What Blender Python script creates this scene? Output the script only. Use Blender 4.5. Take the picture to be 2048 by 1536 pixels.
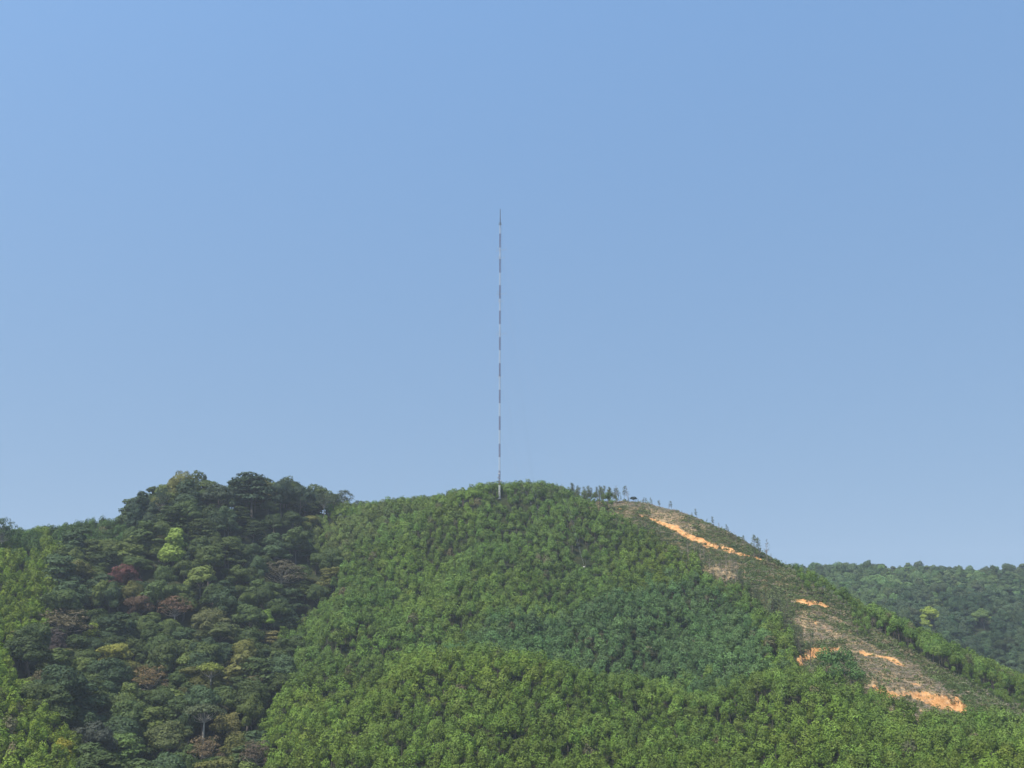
import bpy, math, random
import numpy as np
rng = np.random.default_rng(7); random.seed(7)
sc = bpy.context.scene
for o in list(bpy.data.objects): bpy.data.objects.remove(o)
COL = sc.collection
# ------------------------------------------------------------------ camera
FPX = 2196.0; PITCH = math.atan(482.0/FPX); CZ = 60.0          # CZ: eye height above the valley floor
cd = bpy.data.cameras.new('camera'); cam = bpy.data.objects.new('camera', cd); COL.objects.link(cam)
cam.location = (0, 0, CZ); cam.rotation_euler = (math.pi/2+PITCH, 0, 0)
cd.sensor_width = 36; cd.lens = 36*FPX/2048; cd.clip_start = .5; cd.clip_end = 40000
sc.camera = cam
# ------------------------------------------------------------------ sky and sun
SUN_EL, SUN_AZ = math.radians(58), math.radians(-140)          # azimuth from +Y towards +X: sun high on the left
w = bpy.data.worlds.new('World'); sc.world = w; w.use_nodes = True
nt = w.node_tree; nt.nodes.clear()
sky = nt.nodes.new('ShaderNodeTexSky'); sky.sky_type = 'NISHITA'; sky.sun_disc = False
sky.sun_elevation = SUN_EL; sky.sun_rotation = SUN_AZ
sky.altitude = 0; sky.air_density = 1.0; sky.dust_density = .8; sky.ozone_density = 2.5
bg = nt.nodes.new('ShaderNodeBackground'); bg.inputs[1].default_value = .130
ow = nt.nodes.new('ShaderNodeOutputWorld')
g_ = nt.nodes.new('ShaderNodeTexCoord'); m1 = nt.nodes.new('ShaderNodeVectorMath'); m1.operation = 'MULTIPLY_ADD'
m1.inputs[1].default_value = (1, 1, .85); m1.inputs[2].default_value = (0, 0, .32); nt.links.new(g_.outputs['Generated'], m1.inputs[0])
m2 = nt.nodes.new('ShaderNodeVectorMath'); m2.operation = 'NORMALIZE'; nt.links.new(m1.outputs[0], m2.inputs[0]); nt.links.new(m2.outputs[0], sky.inputs[0])   # thick even summer air: softer fall-off towards the horizon
sx = nt.nodes.new('ShaderNodeSeparateXYZ'); nt.links.new(g_.outputs['Generated'], sx.inputs[0])
rp = nt.nodes.new('ShaderNodeMapRange'); rp.inputs[1].default_value = 0; rp.inputs[2].default_value = .55; nt.links.new(sx.outputs[2], rp.inputs[0])
tm = nt.nodes.new('ShaderNodeMix'); tm.data_type = 'RGBA'; tm.inputs[6].default_value = (1.07, .94, .755, 1); tm.inputs[7].default_value = (1.22, 1.35, 1.30, 1); nt.links.new(rp.outputs[0], tm.inputs[0])
m3 = nt.nodes.new('ShaderNodeVectorMath'); m3.operation = 'MULTIPLY'; nt.links.new(sky.outputs[0], m3.inputs[0]); nt.links.new(tm.outputs[2], m3.inputs[1])
nt.links.new(m3.outputs[0], bg.inputs[0]); nt.links.new(bg.outputs[0], ow.inputs[0])
sl = bpy.data.lights.new('sun', 'SUN'); sl.energy = 5.0; sl.angle = math.radians(.53); sl.color = (1, .955, .88)
so = bpy.data.objects.new('sun', sl); COL.objects.link(so)
so.rotation_euler = (math.pi/2-SUN_EL, 0, -SUN_AZ+math.pi); so.location = (-200, -100, 400)
vs = sc.view_settings; vs.view_transform = 'Standard'; vs.look = 'None'; vs.exposure = 0.68; vs.gamma = 1
try:
    vs.use_curve_mapping = False
    sc.cycles.max_bounces = 4; sc.cycles.diffuse_bounces = 3; sc.cycles.volume_bounces = 1
except Exception: pass
HAZE = 0.00013

# ------------------------------------------------------------------ materials
def mat(name):
    m = bpy.data.materials.new(name); m.use_nodes = True
    t = m.node_tree; t.nodes.clear()
    out = t.nodes.new('ShaderNodeOutputMaterial')
    return m, t, out
def N(t, kind, **kw):
    n = t.nodes.new(kind)
    for k, v in kw.items(): setattr(n, k, v)
    return n
def leaf_material(name):
    m, t, out = mat(name)
    a = N(t, 'ShaderNodeAttribute', attribute_name='tint', attribute_type='INSTANCER')
    lv = N(t, 'ShaderNodeAttribute', attribute_name='leaf', attribute_type='GEOMETRY')
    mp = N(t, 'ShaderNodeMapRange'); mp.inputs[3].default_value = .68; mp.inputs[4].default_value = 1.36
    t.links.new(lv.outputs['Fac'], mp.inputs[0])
    mul = N(t, 'ShaderNodeVectorMath', operation='SCALE')
    t.links.new(a.outputs['Color'], mul.inputs[0]); t.links.new(mp.outputs[0], mul.inputs['Scale'])
    p = N(t, 'ShaderNodeBsdfPrincipled'); p.inputs['Roughness'].default_value = .62
    p.inputs['Specular IOR Level'].default_value = .10
    t.links.new(mul.outputs[0], p.inputs['Base Color'])
    tr = N(t, 'ShaderNodeBsdfTranslucent')
    g = N(t, 'ShaderNodeVectorMath', operation='MULTIPLY'); g.inputs[1].default_value = (1.15, 1.25, .7)
    t.links.new(mul.outputs[0], g.inputs[0]); t.links.new(g.outputs[0], tr.inputs[0])
    mx = N(t, 'ShaderNodeMixShader'); mx.inputs[0].default_value = .22
    t.links.new(p.outputs[0], mx.inputs[1]); t.links.new(tr.outputs[0], mx.inputs[2])
    t.links.new(mx.outputs[0], out.inputs[0])
    return m
def plain(name, c1, c2, scale=3.0, rough=.85, metal=0.0, bump=.0):
    m, t, out = mat(name)
    tc = N(t, 'ShaderNodeTexCoord'); n = N(t, 'ShaderNodeTexNoise'); n.inputs['Scale'].default_value = scale; n.inputs['Detail'].default_value = 5
    t.links.new(tc.outputs['Object'], n.inputs[0])
    mx = N(t, 'ShaderNodeMix', data_type='RGBA'); mx.inputs[6].default_value = (*c1, 1); mx.inputs[7].default_value = (*c2, 1)
    t.links.new(n.outputs[0], mx.inputs[0])
    p = N(t, 'ShaderNodeBsdfPrincipled'); p.inputs['Roughness'].default_value = rough; p.inputs['Metallic'].default_value = metal
    t.links.new(mx.outputs[2], p.inputs['Base Color'])
    if bump:
        b = N(t, 'ShaderNodeBump'); b.inputs['Strength'].default_value = bump
        t.links.new(n.outputs[0], b.inputs['Height']); t.links.new(b.outputs[0], p.inputs['Normal'])
    t.links.new(p.outputs[0], out.inputs[0])
    return m
M_LEAF = leaf_material('leaves')
M_BARK = plain('dark_bark', (.05, .04, .03), (.11, .09, .07), 2)
M_PALE = plain('pale_bark', (.20, .18, .15), (.34, .31, .26), 2)
M_DEADWOOD = plain('weathered_wood', (.16, .13, .10), (.30, .25, .19), 2)
M_RED = plain('red_oxide_paint', (.075, .028, .028), (.10, .035, .035), 1, .6)
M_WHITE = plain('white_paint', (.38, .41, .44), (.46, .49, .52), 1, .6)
M_STEEL = plain('galvanised_steel', (.22, .23, .25), (.36, .37, .39), 2, .5, .6)
M_WHITE_BRIGHT = plain('brightened_white_paint', (.70, .71, .70), (.80, .81, .80), 1, .5)  # the mast white, brightened in its colour for the lowest section
M_MASTGREY = plain('dark_grey_paint', (.05, .055, .065), (.08, .085, .095), 1, .6)
M_CONC = plain('concrete', (.30, .29, .27), (.42, .40, .37), 2)

# ------------------------------------------------------------------ geometry of the view (used to read positions off the ground survey)
F_ = np.array([0, math.cos(PITCH), math.sin(PITCH)]); U_ = np.array([0, -math.sin(PITCH), math.cos(PITCH)])
def ray(X, Y):
    X = np.asarray(X, float); Y = np.asarray(Y, float)
    a = (X-1024)/FPX; b = (768-Y)/FPX
    return a, F_[1]+b*U_[1], F_[2]+b*U_[2]
def zrel(X, Y, D):
    a, b, c = ray(X, Y); return D*c/np.hypot(a, b)
def proj(x, y, z):
    z = z-CZ; d = y*F_[1]+z*F_[2]
    return 1024+FPX*x/d, 768-FPX*(y*U_[1]+z*U_[2])/d
def az_of(X, Y=1200.): a, b, c = ray(X, Y); return np.arctan2(a, b)

# ------------------------------------------------------------------ terrain heights: profiles along sight bearings
def prof(X, pts):          # (distance, row of ground) or (distance, 'z', height relative to the eye)
    return X, [(p[0], (p[2] if len(p) == 3 else float(zrel(X, p[1], p[0])))) for p in pts]
far0 = [(760, 'z', -35), (1100, 'z', -25), (1600, 'z', -10), (2500, 'z', -40), (8000, 'z', -50)]
ST = [
 prof(-500, [(310, 1640), (360, 1480), (420, 1300), (480, 1180), (560, 1140), (640, 'z', 10)]+far0),
 prof(0,    [(310, 1650), (350, 1500), (420, 1300), (480, 1160), (530, 1105), (560, 1110), (640, 'z', 8)]+far0),
 prof(120,  [(310, 1660), (350, 1530), (420, 1350), (490, 1190), (540, 1105), (570, 1092), (650, 'z', 15)]+far0),
 prof(255,  [(310, 1680), (350, 1580), (410, 1430), (470, 1270), (530, 1120), (565, 1075), (650, 'z', 15)]+far0),
 prof(300,  [(310, 1690), (350, 1590), (410, 1430), (470, 1265), (520, 1115), (550, 1050), (590, 1045), (650, 'z', 20)]+far0),
 prof(400,  [(310, 1690), (350, 1590), (410, 1430), (470, 1270), (520, 1110), (550, 1035), (590, 1030), (650, 'z', 20)]+far0),
 prof(520,  [(310, 1680), (350, 1570), (410, 1420), (470, 1290), (530, 1140), (560, 1030), (595, 1020), (650, 'z', 25)]+far0),
 prof(610,  [(310, 1640), (350, 1520), (400, 1390), (450, 1310), (500, 1250), (550, 1090), (585, 1040), (600, 1035), (660, 'z', 25)]+far0),
 prof(700,  [(310, 1615), (350, 1480), (385, 1425), (430, 1290), (470, 1222), (500, 1180), (555, 1080), (595, 1038), (615, 1038), (680, 'z', 20)]+far0),
 prof(820,  [(310, 1605), (345, 1480), (380, 1375), (410, 1350), (450, 1270), (500, 1170), (555, 1065), (590, 1026), (610, 1028), (680, 'z', 25)]+far0),
 prof(1000, [(310, 1600), (345, 1470), (380, 1357), (408, 1350), (450, 1265), (500, 1160), (545, 1050), (560, 1000), (580, 1000), (610, 1006), (680, 'z', 25)]+far0),
 prof(1150, [(310, 1600), (345, 1480), (380, 1375), (408, 1370), (450, 1270), (500, 1165), (545, 1055), (575, 1000), (600, 1000), (680, 'z', 25)]+far0),
 prof(1250, [(310, 1600), (345, 1490), (375, 1400), (405, 1395), (450, 1275), (500, 1165), (540, 1060), (570, 1005), (585, 1000), (660, 'z', 20)]+far0),
 prof(1350, [(310, 1600), (345, 1500), (375, 1415), (405, 1405), (445, 1310), (490, 1205), (525, 1110), (550, 1050), (572, 1022), (585, 1024), (660, 'z', 10)]+far0),
 prof(1450, [(310, 1600), (345, 1490), (375, 1395), (405, 1390), (445, 1310), (490, 1210), (520, 1130), (545, 1085), (560, 1068), (575, 1072), (650, 'z', 5)]+far0),
 prof(1540, [(310, 1600), (345, 1475), (372, 1375), (400, 1370), (440, 1300), (480, 1220), (515, 1150), (545, 1122), (565, 1127), (640, 'z', 2), (760, 'z', -8), (900, 'z', 2), (1050, 1165), (1120, 1158), (1250, 'z', 30), (1700, 'z', 10), (2500, 'z', -40), (8000, 'z', -50)]),
 prof(1620, [(310, 1600), (345, 1480), (375, 1390), (405, 1350), (440, 1290), (475, 1225), (510, 1175), (545, 1172), (600, 'z', -2), (700, 'z', -18), (800, 'z', 0), (1000, 1185), (1120, 1158), (1250, 'z', 35), (1700, 'z', 10), (2500, 'z', -40), (8000, 'z', -50)]),
 prof(1700, [(310, 1600), (345, 1500), (372, 1425), (400, 1370), (435, 1310), (470, 1255), (505, 1222), (540, 1225), (580, 1235), (680, 'z', -26), (780, 'z', -8), (900, 1215), (1120, 1162), (1250, 'z', 35), (1700, 'z', 30), (2500, 'z', -40), (8000, 'z', -50)]),
 prof(1780, [(310, 1605), (345, 1510), (372, 1455), (395, 1410), (430, 1330), (465, 1288), (500, 1270), (540, 1272), (590, 1278), (680, 'z', -35), (780, 1260), (900, 1215), (1120, 1164), (1250, 'z', 35), (1700, 'z', 50), (2500, 'z', -40), (8000, 'z', -50)]),
 prof(1880, [(310, 1610), (345, 1530), (372, 1485), (395, 1425), (425, 1370), (460, 1340), (500, 1325), (545, 1318), (590, 1330), (680, 'z', -50), (760, 1330), (830, 1265), (920, 1215), (1140, 1168), (1250, 'z', 35), (1900, 1170), (2500, 'z', 40), (8000, 'z', -50)]),
 prof(2050, [(310, 1615), (345, 1540), (380, 1490), (420, 1460), (460, 1440), (500, 1410), (545, 1390), (590, 1405), (680, 'z', -62), (740, 1390), (830, 1290), (940, 1225), (1160, 1172), (1300, 'z', 30), (1900, 1162), (2500, 'z', 60), (8000, 'z', -50)]),
 prof(2500, [(310, 1620), (345, 1560), (400, 1520), (460, 1500), (540, 1480), (680, 'z', -70), (760, 1400), (860, 1310), (960, 1260), (1200, 1190), (1350, 'z', 20), (1900, 1170), (2500, 'z', 60), (8000, 'z', -50)]),
]
def pchip(xs, ys, xq):
    xs = np.array(xs, float); ys = np.array(ys, float); h = np.diff(xs); d = np.diff(ys)/h
    m = np.zeros_like(xs); m[0] = d[0]; m[-1] = d[-1]
    for i in range(1, len(xs)-1):
        if d[i-1]*d[i] > 0:
            w1 = 2*h[i]+h[i-1]; w2 = h[i]+2*h[i-1]; m[i] = (w1+w2)/(w1/d[i-1]+w2/d[i])
    i = np.clip(np.searchsorted(xs, xq)-1, 0, len(xs)-2); t = (xq-xs[i])/h[i]
    return ((1+2*t)*(1-t)**2*ys[i]+t*(1-t)**2*h[i]*m[i]+t*t*(3-2*t)*ys[i+1]+t*t*(t-1)*h[i]*m[i+1])
RG = np.concatenate([np.geomspace(2, 280, 24, endpoint=False), np.arange(280, 620, 1.0), np.arange(620, 1300, 4.0), np.geomspace(1300, 8000, 30)])
st_az = np.array([az_of(s[0]) for s in ST])
P = []
for X, pts in ST:
    pts = [(2, -58.5), (120, -58.5), (240, -58.0 if X < 2300 else -57)]+sorted(pts)
    P.append(pchip([p[0] for p in pts], [p[1] for p in pts], RG))
P = np.array(P)
AG = np.linspace(az_of(-320), az_of(2360), 640)
def smooth_cols(P, ag):
    out = np.empty((len(ag), P.shape[1]))
    for j in range(P.shape[1]): out[:, j] = pchip(st_az, P[:, j], ag)
    return out
H = smooth_cols(P, AG)
k = np.exp(-.5*(np.arange(-12, 13)/5.0)**2); k /= k.sum()
H = np.apply_along_axis(lambda v: np.convolve(np.pad(v, 12, 'edge'), k, 'valid'), 0, H)
AA, RR = np.meshgrid(AG, RG, indexing='ij'); GX = RR*np.sin(AA); GY = RR*np.cos(AA)
def vnoise(x, y, s, seed):       # value noise, cheap and smooth
    r = np.random.default_rng(seed).random((256, 256)); x = x/s+1000; y = y/s+1000
    xi = np.floor(x).astype(int); yi = np.floor(y).astype(int); fx = x-xi; fy = y-yi
    fx = fx*fx*(3-2*fx); fy = fy*fy*(3-2*fy); g = lambda a, b: r[a % 256, b % 256]
    return (g(xi, yi)*(1-fx)+g(xi+1, yi)*fx)*(1-fy)+(g(xi, yi+1)*(1-fx)+g(xi+1, yi+1)*fx)*fy
amp = np.clip((RR-240)/120, 0, 1)
H += amp*((vnoise(GX, GY, 38, 1)-.5)*5.0+(vnoise(GX, GY, 15, 2)-.5)*2.0+(vnoise(GX, GY, 6, 3)-.5)*.7)
def gully(pts, depth, width):    # pts: (column, distance) ; negative depth raises a rib
    global H
    q = [(d*math.sin(az_of(X)), d*math.cos(az_of(X))) for X, d in pts]
    best = np.full(H.shape, 1e9)
    for (x0, y0), (x1, y1) in zip(q[:-1], q[1:]):
        L = (x1-x0)**2+(y1-y0)**2; t = np.clip(((GX-x0)*(x1-x0)+(GY-y0)*(y1-y0))/L, 0, 1)
        best = np.minimum(best, np.hypot(GX-x0-t*(x1-x0), GY-y0-t*(y1-y0)))
    H -= depth*np.exp(-.5*(best/width)**2)
gully([(900, 520), (860, 490), (800, 455), (700, 425), (640, 390)], 6, 9)
gully([(960, 500), (900, 478), (830, 440)], -3.5, 9)
gully([(1200, 520), (1150, 480), (1130, 440), (1160, 400)], 5, 10)
gully([(780, 420), (730, 375), (680, 345), (640, 320)], 6, 7)
gully([(1420, 470), (1300, 430), (1230, 402), (1150, 396)], 4, 10)
gully([(1100, 560), (1060, 500), (1010, 440), (1000, 410)], -3, 12)
gully([(640, 560), (600, 500), (560, 440), (520, 380), (480, 330)], 7, 10)
gully([(200, 520), (150, 450), (120, 400)], 5, 9)
gully([(330, 500), (300, 430), (290, 360)], 5, 9)
gully([(1400, 380), (1450, 350), (1500, 320)], 4, 9)
# road cuts and slips on the cleared shoulder: (column, distance of the lip), height of the cut
BANKS = [  # lip of each cut: column, row, height of the bare face in metres
    ([(1286, 1030, 1.6), (1310, 1037, 2.2), (1340, 1047, 2.4), (1365, 1057, 4.0), (1385, 1072, 3.2), (1410, 1080, 3.4), (1440, 1088, 4.2), (1470, 1100, 3.0), (1500, 1111, 2.0), (1522, 1118, 1.2)], 7),
    ([(1592, 1200, 2.6), (1615, 1201, 3.2), (1640, 1202, 2.8), (1657, 1209, 1.5)], 6),
    ([(1590, 1318, 5.0), (1605, 1303, 8.0), (1625, 1295, 8.5), (1650, 1294, 4.0), (1670, 1296, 2.2)], 8),
    ([(1692, 1296, 2.2), (1720, 1301, 3.6), (1745, 1307, 2.4), (1765, 1313, 2.6), (1790, 1325, 1.4), (1804, 1333, .8)], 6),
    ([(1738, 1369, 2.6), (1765, 1372, 3.4), (1800, 1375, 2.6), (1825, 1380, 4.6), (1850, 1384, 7.5), (1880, 1386, 10.0), (1898, 1390, 9.5), (1912, 1402, 5.5)], 8),
    ([(1862, 1324, .8), (1874, 1330, 2.0), (1885, 1334, 4.0), (1897, 1342, 2.6), (1908, 1350, .8)], 5),
    ([(1612, 1238, .8), (1640, 1250, 1.1), (1668, 1266, .9), (1700, 1288, .6)], 3), ([(1700, 1332, .6), (1750, 1343, 1.0), (1800, 1356, .9), (1845, 1370, .6)], 3),
    ([(1748, 1400, .8), (1790, 1408, 1.1), (1825, 1416, .9)], 3), ([(1478, 1112, .6), (1500, 1126, .9), (1528, 1142, .6)], 3), ([(1550, 1142, .5), (1575, 1160, .8), (1596, 1176, .5)], 3), ([(1640, 1222, .5), (1672, 1236, .8), (1700, 1256, .5)], 3),
    ([(1190, 1006, .9), (1206, 1006, 1.3), (1222, 1012, .8)], 3), ([(1232, 1015, .8), (1244, 1018, 1.2), (1256, 1022, .8)], 3)]
SOIL = np.zeros(H.shape); H0 = H.copy()
def dist_at(X, Y, r0=360, r1=620):      # first ground met along the sight line
    a, b, c = ray(X, Y); r = np.arange(r0, r1, .5); z = r*c/np.hypot(a, b); i_ = int(np.clip((np.arctan2(a, b)-AG[0])/(AG[1]-AG[0]), 0, len(AG)-1)); g = np.interp(r, RG, H0[i_]); q = np.where(g >= z)[0]
    return float(r[q[0]]) if len(q) else float(r[np.argmax(g-z)])
for pts, run in BANKS:
    a = np.array([az_of(p[0]) for p in pts]); d = np.array([dist_at(p[0], p[1]) for p in pts], float); hh_ = np.array([p[2] for p in pts])
    lip = np.interp(AG, a, d)[:, None]+(vnoise(GX, GY, 6, 5)-.5)*3+(vnoise(GX, GY, 2.0, 6)-.5)*2.2
    h = np.interp(AG, a, hh_)[:, None]
    e = (a[-1]-a[0])*.06+.0008
    fall = np.clip((AG-a[0]+e)/e, 0, 1)*np.clip((a[-1]+e-AG)/e, 0, 1); fall = (fall*fall*(3-2*fall))[:, None]
    s = RR-lip
    H -= fall*h*.55*np.where(s < 0, np.exp(np.minimum(s, 0)/run), 0)*np.clip(-s/(1.0+h*.25), 0, 1)
    foot = -h*1.25                         # how far the bare face runs down the slope
    m_ = np.clip((s-foot)/(1.2+h*.25), 0, 1)*np.clip((1.2-s)/1.4, 0, 1)
    SOIL = np.maximum(SOIL, fall*m_*np.clip(.40+.95*vnoise(GX, GY, 4.5, 8)-.35*vnoise(GX, GY, 1.7, 9), 0, 1.0))
H += CZ
def bil(G, az, r):
    i = np.clip((az-AG[0])/(AG[1]-AG[0]), 0, len(AG)-1.001); i0 = i.astype(int); fi = i-i0
    j0 = np.clip(np.searchsorted(RG, r)-1, 0, len(RG)-2); fj = np.clip((r-RG[j0])/(RG[j0+1]-RG[j0]), 0, 1)
    return (G[i0, j0]*(1-fj)+G[i0, j0+1]*fj)*(1-fi)+(G[i0+1, j0]*(1-fj)+G[i0+1, j0+1]*fj)*fi
def ground(x, y):
    x = np.atleast_1d(np.asarray(x, float)); y = np.atleast_1d(np.asarray(y, float)); return bil(H, np.arctan2(x, y), np.hypot(x, y))
def soil_at(x, y): return bil(SOIL, np.arctan2(x, y), np.hypot(x, y))

def inpoly(px, py, poly):
    px = np.asarray(px, float); py = np.asarray(py, float); c = np.zeros(px.shape, bool); n = len(poly)
    for i in range(n):
        x0, y0 = poly[i]; x1, y1 = poly[(i+1) % n]
        if y0 == y1: continue
        c ^= ((y0 > py) != (y1 > py)) & (px < (x1-x0)*(py-y0)/(y1-y0)+x0)
    return c
# land cover drawn on the survey (ground positions)
CLEAR = [(1130, 1005), (1190, 1035), (1260, 1062), (1300, 1090), (1350, 1118), (1400, 1148), (1435, 1190), (1500, 1200), (1545, 1255), (1600, 1310), (1585, 1375), (1640, 1405),
         (1700, 1420), (1745, 1460), (1810, 1490), (1905, 1490), (1935, 1455), (2060, 1480), (2200, 1500), (2200, 1430), (2060, 1415), (1960, 1372), (1880, 1338), (1790, 1285), (1745, 1258), (1735, 1215),
         (1650, 1150), (1580, 1110), (1540, 1080), (1500, 1066), (1450, 1040), (1400, 1010), (1340, 985), (1270, 975), (1200, 975), (1130, 985)]
FOREST = [(95, 1150), (110, 1180), (125, 1250), (60, 1300), (20, 1370), (60, 1440), (130, 1500), (180, 1600), (210, 1720), (520, 1720), (505, 1600), (528, 1480), (585, 1390),
          (592, 1330), (552, 1300), (595, 1260), (665, 1220), (660, 1150), (600, 1110), (632, 1062), (652, 1050), (655, 1000), (262, 1000), (258, 1112), (180, 1118)]
gpx, gpy = proj(GX, GY, H)
CLEARED = (inpoly(gpx, gpy, CLEAR) & (RR > 380) & (RR < 640)).astype(float)
TAN = [[(1185, 980), (1270, 982), (1340, 1008), (1400, 1040), (1385, 1072), (1330, 1042), (1270, 1028), (1190, 1014)],
       [(1605, 1225), (1640, 1225), (1690, 1268), (1760, 1305), (1800, 1325), (1860, 1362), (1905, 1388), (1740, 1372), (1700, 1340), (1688, 1295), (1640, 1292), (1600, 1285)],
       [(1735, 1372), (1905, 1388), (1915, 1450), (1820, 1490), (1770, 1465), (1725, 1420)], [(1425, 1128), (1468, 1130), (1476, 1160), (1435, 1160)]]
wob_x = (vnoise(GX, GY, 11, 91)-.5)*70+(vnoise(GX, GY, 3, 95)-.5)*40; wob_y = (vnoise(GX, GY, 11, 92)-.5)*26+(vnoise(GX, GY, 3, 96)-.5)*14
CLR = np.zeros(H.shape)
for T_ in TAN: CLR = np.maximum(CLR, inpoly(gpx+wob_x, gpy+wob_y, T_) & (RR > 380) & (RR < 640))
CLR = np.maximum(CLR.astype(float), .41*CLEARED)
kk = np.array([.25, .5, .25])
for ax in (0, 1):
    CLEARED = np.apply_along_axis(lambda v: np.convolve(np.pad(v, 1, 'edge'), kk, 'valid'), ax, CLEARED)
    CLR = np.apply_along_axis(lambda v: np.convolve(np.pad(v, 1, 'edge'), kk, 'valid'), ax, CLR)
def tan_at(x, y): return bil(CLR, np.arctan2(x, y), np.hypot(x, y))
def clear_at(x, y): return bil(CLEARED, np.arctan2(x, y), np.hypot(x, y))

def link(o, kind=None, label=None, cat=None, group=None, parent=None):
    COL.objects.link(o)
    if parent is not None: o.parent = parent
    if kind: o['kind'] = kind
    if label: o['label'] = label
    if cat: o['category'] = cat
    if group: o['group'] = group
    return o
def mesh_np(name, V, faces, mats=(), fmat=None, nv=4):
    me = bpy.data.meshes.new(name); V = np.asarray(V, np.float32); Fc = np.asarray(faces, np.int32)
    me.vertices.add(len(V)); me.vertices.foreach_set('co', V.ravel())
    me.loops.add(Fc.size); me.loops.foreach_set('vertex_index', Fc.ravel())
    me.polygons.add(len(Fc)); me.polygons.foreach_set('loop_start', np.arange(0, Fc.size, nv, dtype=np.int32))
    for m in mats: me.materials.append(m)
    if fmat is not None: me.polygons.foreach_set('material_index', np.asarray(fmat, np.int32))
    me.update(calc_edges=True); return me
# ground sheet: the surveyed sector plus plain country all the way round
az_all = np.concatenate([AG, np.linspace(AG[-1], AG[0]+2*math.pi, 90)[1:-1]])
edge = np.concatenate([H[-1:], H[:1]])
Hx = []
for a in az_all[len(AG):]:
    t = (a-AG[-1])/(AG[0]+2*math.pi-AG[-1]); wl = np.clip(1-t*7, 0, 1); wr = np.clip(1-(1-t)*7, 0, 1); wl = wl*wl*(3-2*wl); wr = wr*wr*(3-2*wr)
    Hx.append(H[-1]*wl+H[0]*wr+(1-wl-wr)*1.5)
HA = np.concatenate([H, np.array(Hx)]); AF, RF = np.meshgrid(az_all, RG, indexing='ij')
V = np.stack([RF*np.sin(AF), RF*np.cos(AF), HA], -1).reshape(-1, 3)
na, nr = HA.shape; i = np.arange(na)[:, None]; j = np.arange(nr-1)[None]; i2 = (i+1) % na
Fq = np.stack([i*nr+j, i*nr+j+1, i2*nr+j+1, i2*nr+j], -1).reshape(-1, 4)
Fq = Fq[:, ::-1]
M_GROUND, t, out = mat('hill_soil')
tc = N(t, 'ShaderNodeTexCoord')
def noise(sc_, det=6, rough=.6):
    n = N(t, 'ShaderNodeTexNoise'); n.inputs['Scale'].default_value = sc_; n.inputs['Detail'].default_value = det; n.inputs['Roughness'].default_value = rough
    t.links.new(tc.outputs['Object'], n.inputs[0]); return n
def ramp(src, stops):
    r = N(t, 'ShaderNodeValToRGB'); r.color_ramp.elements[0].position = stops[0][0]; r.color_ramp.elements[0].color = (*stops[0][1], 1)
    r.color_ramp.elements[1].position = stops[-1][0]; r.color_ramp.elements[1].color = (*stops[-1][1], 1)
    for p_, c_ in stops[1:-1]: e_ = r.color_ramp.elements.new(p_); e_.color = (*c_, 1)
    t.links.new(src, r.inputs[0]); return r
floor = ramp(noise(.35).outputs[0], [(.3, (.010, .018, .006)), (.55, (.022, .028, .010)), (.75, (.045, .038, .018))])
brush = ramp(noise(.9, 8, .7).outputs[0], [(.32, (.060, .070, .030)), (.46, (.19, .14, .078)), (.56, (.30, .215, .12)), (.7, (.36, .23, .12))])
soilc = ramp(noise(.7, 8, .65).outputs[0], [(.30, (.20, .10, .038)), (.40, (.36, .175, .062)), (.55, (.45, .24, .10)), (.66, (.52, .31, .15)), (.74, (.56, .40, .24))])
ac = N(t, 'ShaderNodeAttribute', attribute_name='cleared'); asl = N(t, 'ShaderNodeAttribute', attribute_name='bare_soil')
def thresh(attr, nz, lo, hi):
    ad = N(t, 'ShaderNodeMath', operation='ADD'); t.links.new(attr, ad.inputs[0]); t.links.new(nz, ad.inputs[1])
    mr = N(t, 'ShaderNodeMapRange'); mr.inputs[1].default_value = lo; mr.inputs[2].default_value = hi; t.links.new(ad.outputs[0], mr.inputs[0]); return mr.outputs[0]
mx1 = N(t, 'ShaderNodeMix', data_type='RGBA'); t.links.new(thresh(ac.outputs['Fac'], noise(.25).outputs[0], .9, 1.1), mx1.inputs[0])
t.links.new(floor.outputs[0], mx1.inputs[6]); t.links.new(brush.outputs[0], mx1.inputs[7])
mx2 = N(t, 'ShaderNodeMix', data_type='RGBA'); t.links.new(thresh(asl.outputs['Fac'], noise(.55, 8, .75).outputs[0], .86, 1.0), mx2.inputs[0])
t.links.new(mx1.outputs[2], mx2.inputs[6]); t.links.new(soilc.outputs[0], mx2.inputs[7])
p = N(t, 'ShaderNodeBsdfPrincipled'); p.inputs['Roughness'].default_value = .95; p.inputs['Specular IOR Level'].default_value = .1
b = N(t, 'ShaderNodeBump'); b.inputs['Strength'].default_value = .8; b.inputs['Distance'].default_value = .6
t.links.new(noise(1.3, 8, .7).outputs[0], b.inputs['Height']); t.links.new(b.outputs[0], p.inputs['Normal'])
t.links.new(mx2.outputs[2], p.inputs['Base Color']); t.links.new(p.outputs[0], out.inputs[0])
me = mesh_np('hills', V, Fq, [M_GROUND])
for nm, G in (('cleared', CLR), ('bare_soil', SOIL)):
    full = np.zeros(HA.shape, np.float32); full[:len(AG)] = G
    at = me.attributes.new(nm, 'FLOAT', 'POINT'); at.data.foreach_set('value', full.ravel())
me.polygons.foreach_set('use_smooth', np.ones(len(me.polygons), bool))
link(bpy.data.objects.new('hills', me), kind='structure')

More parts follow.
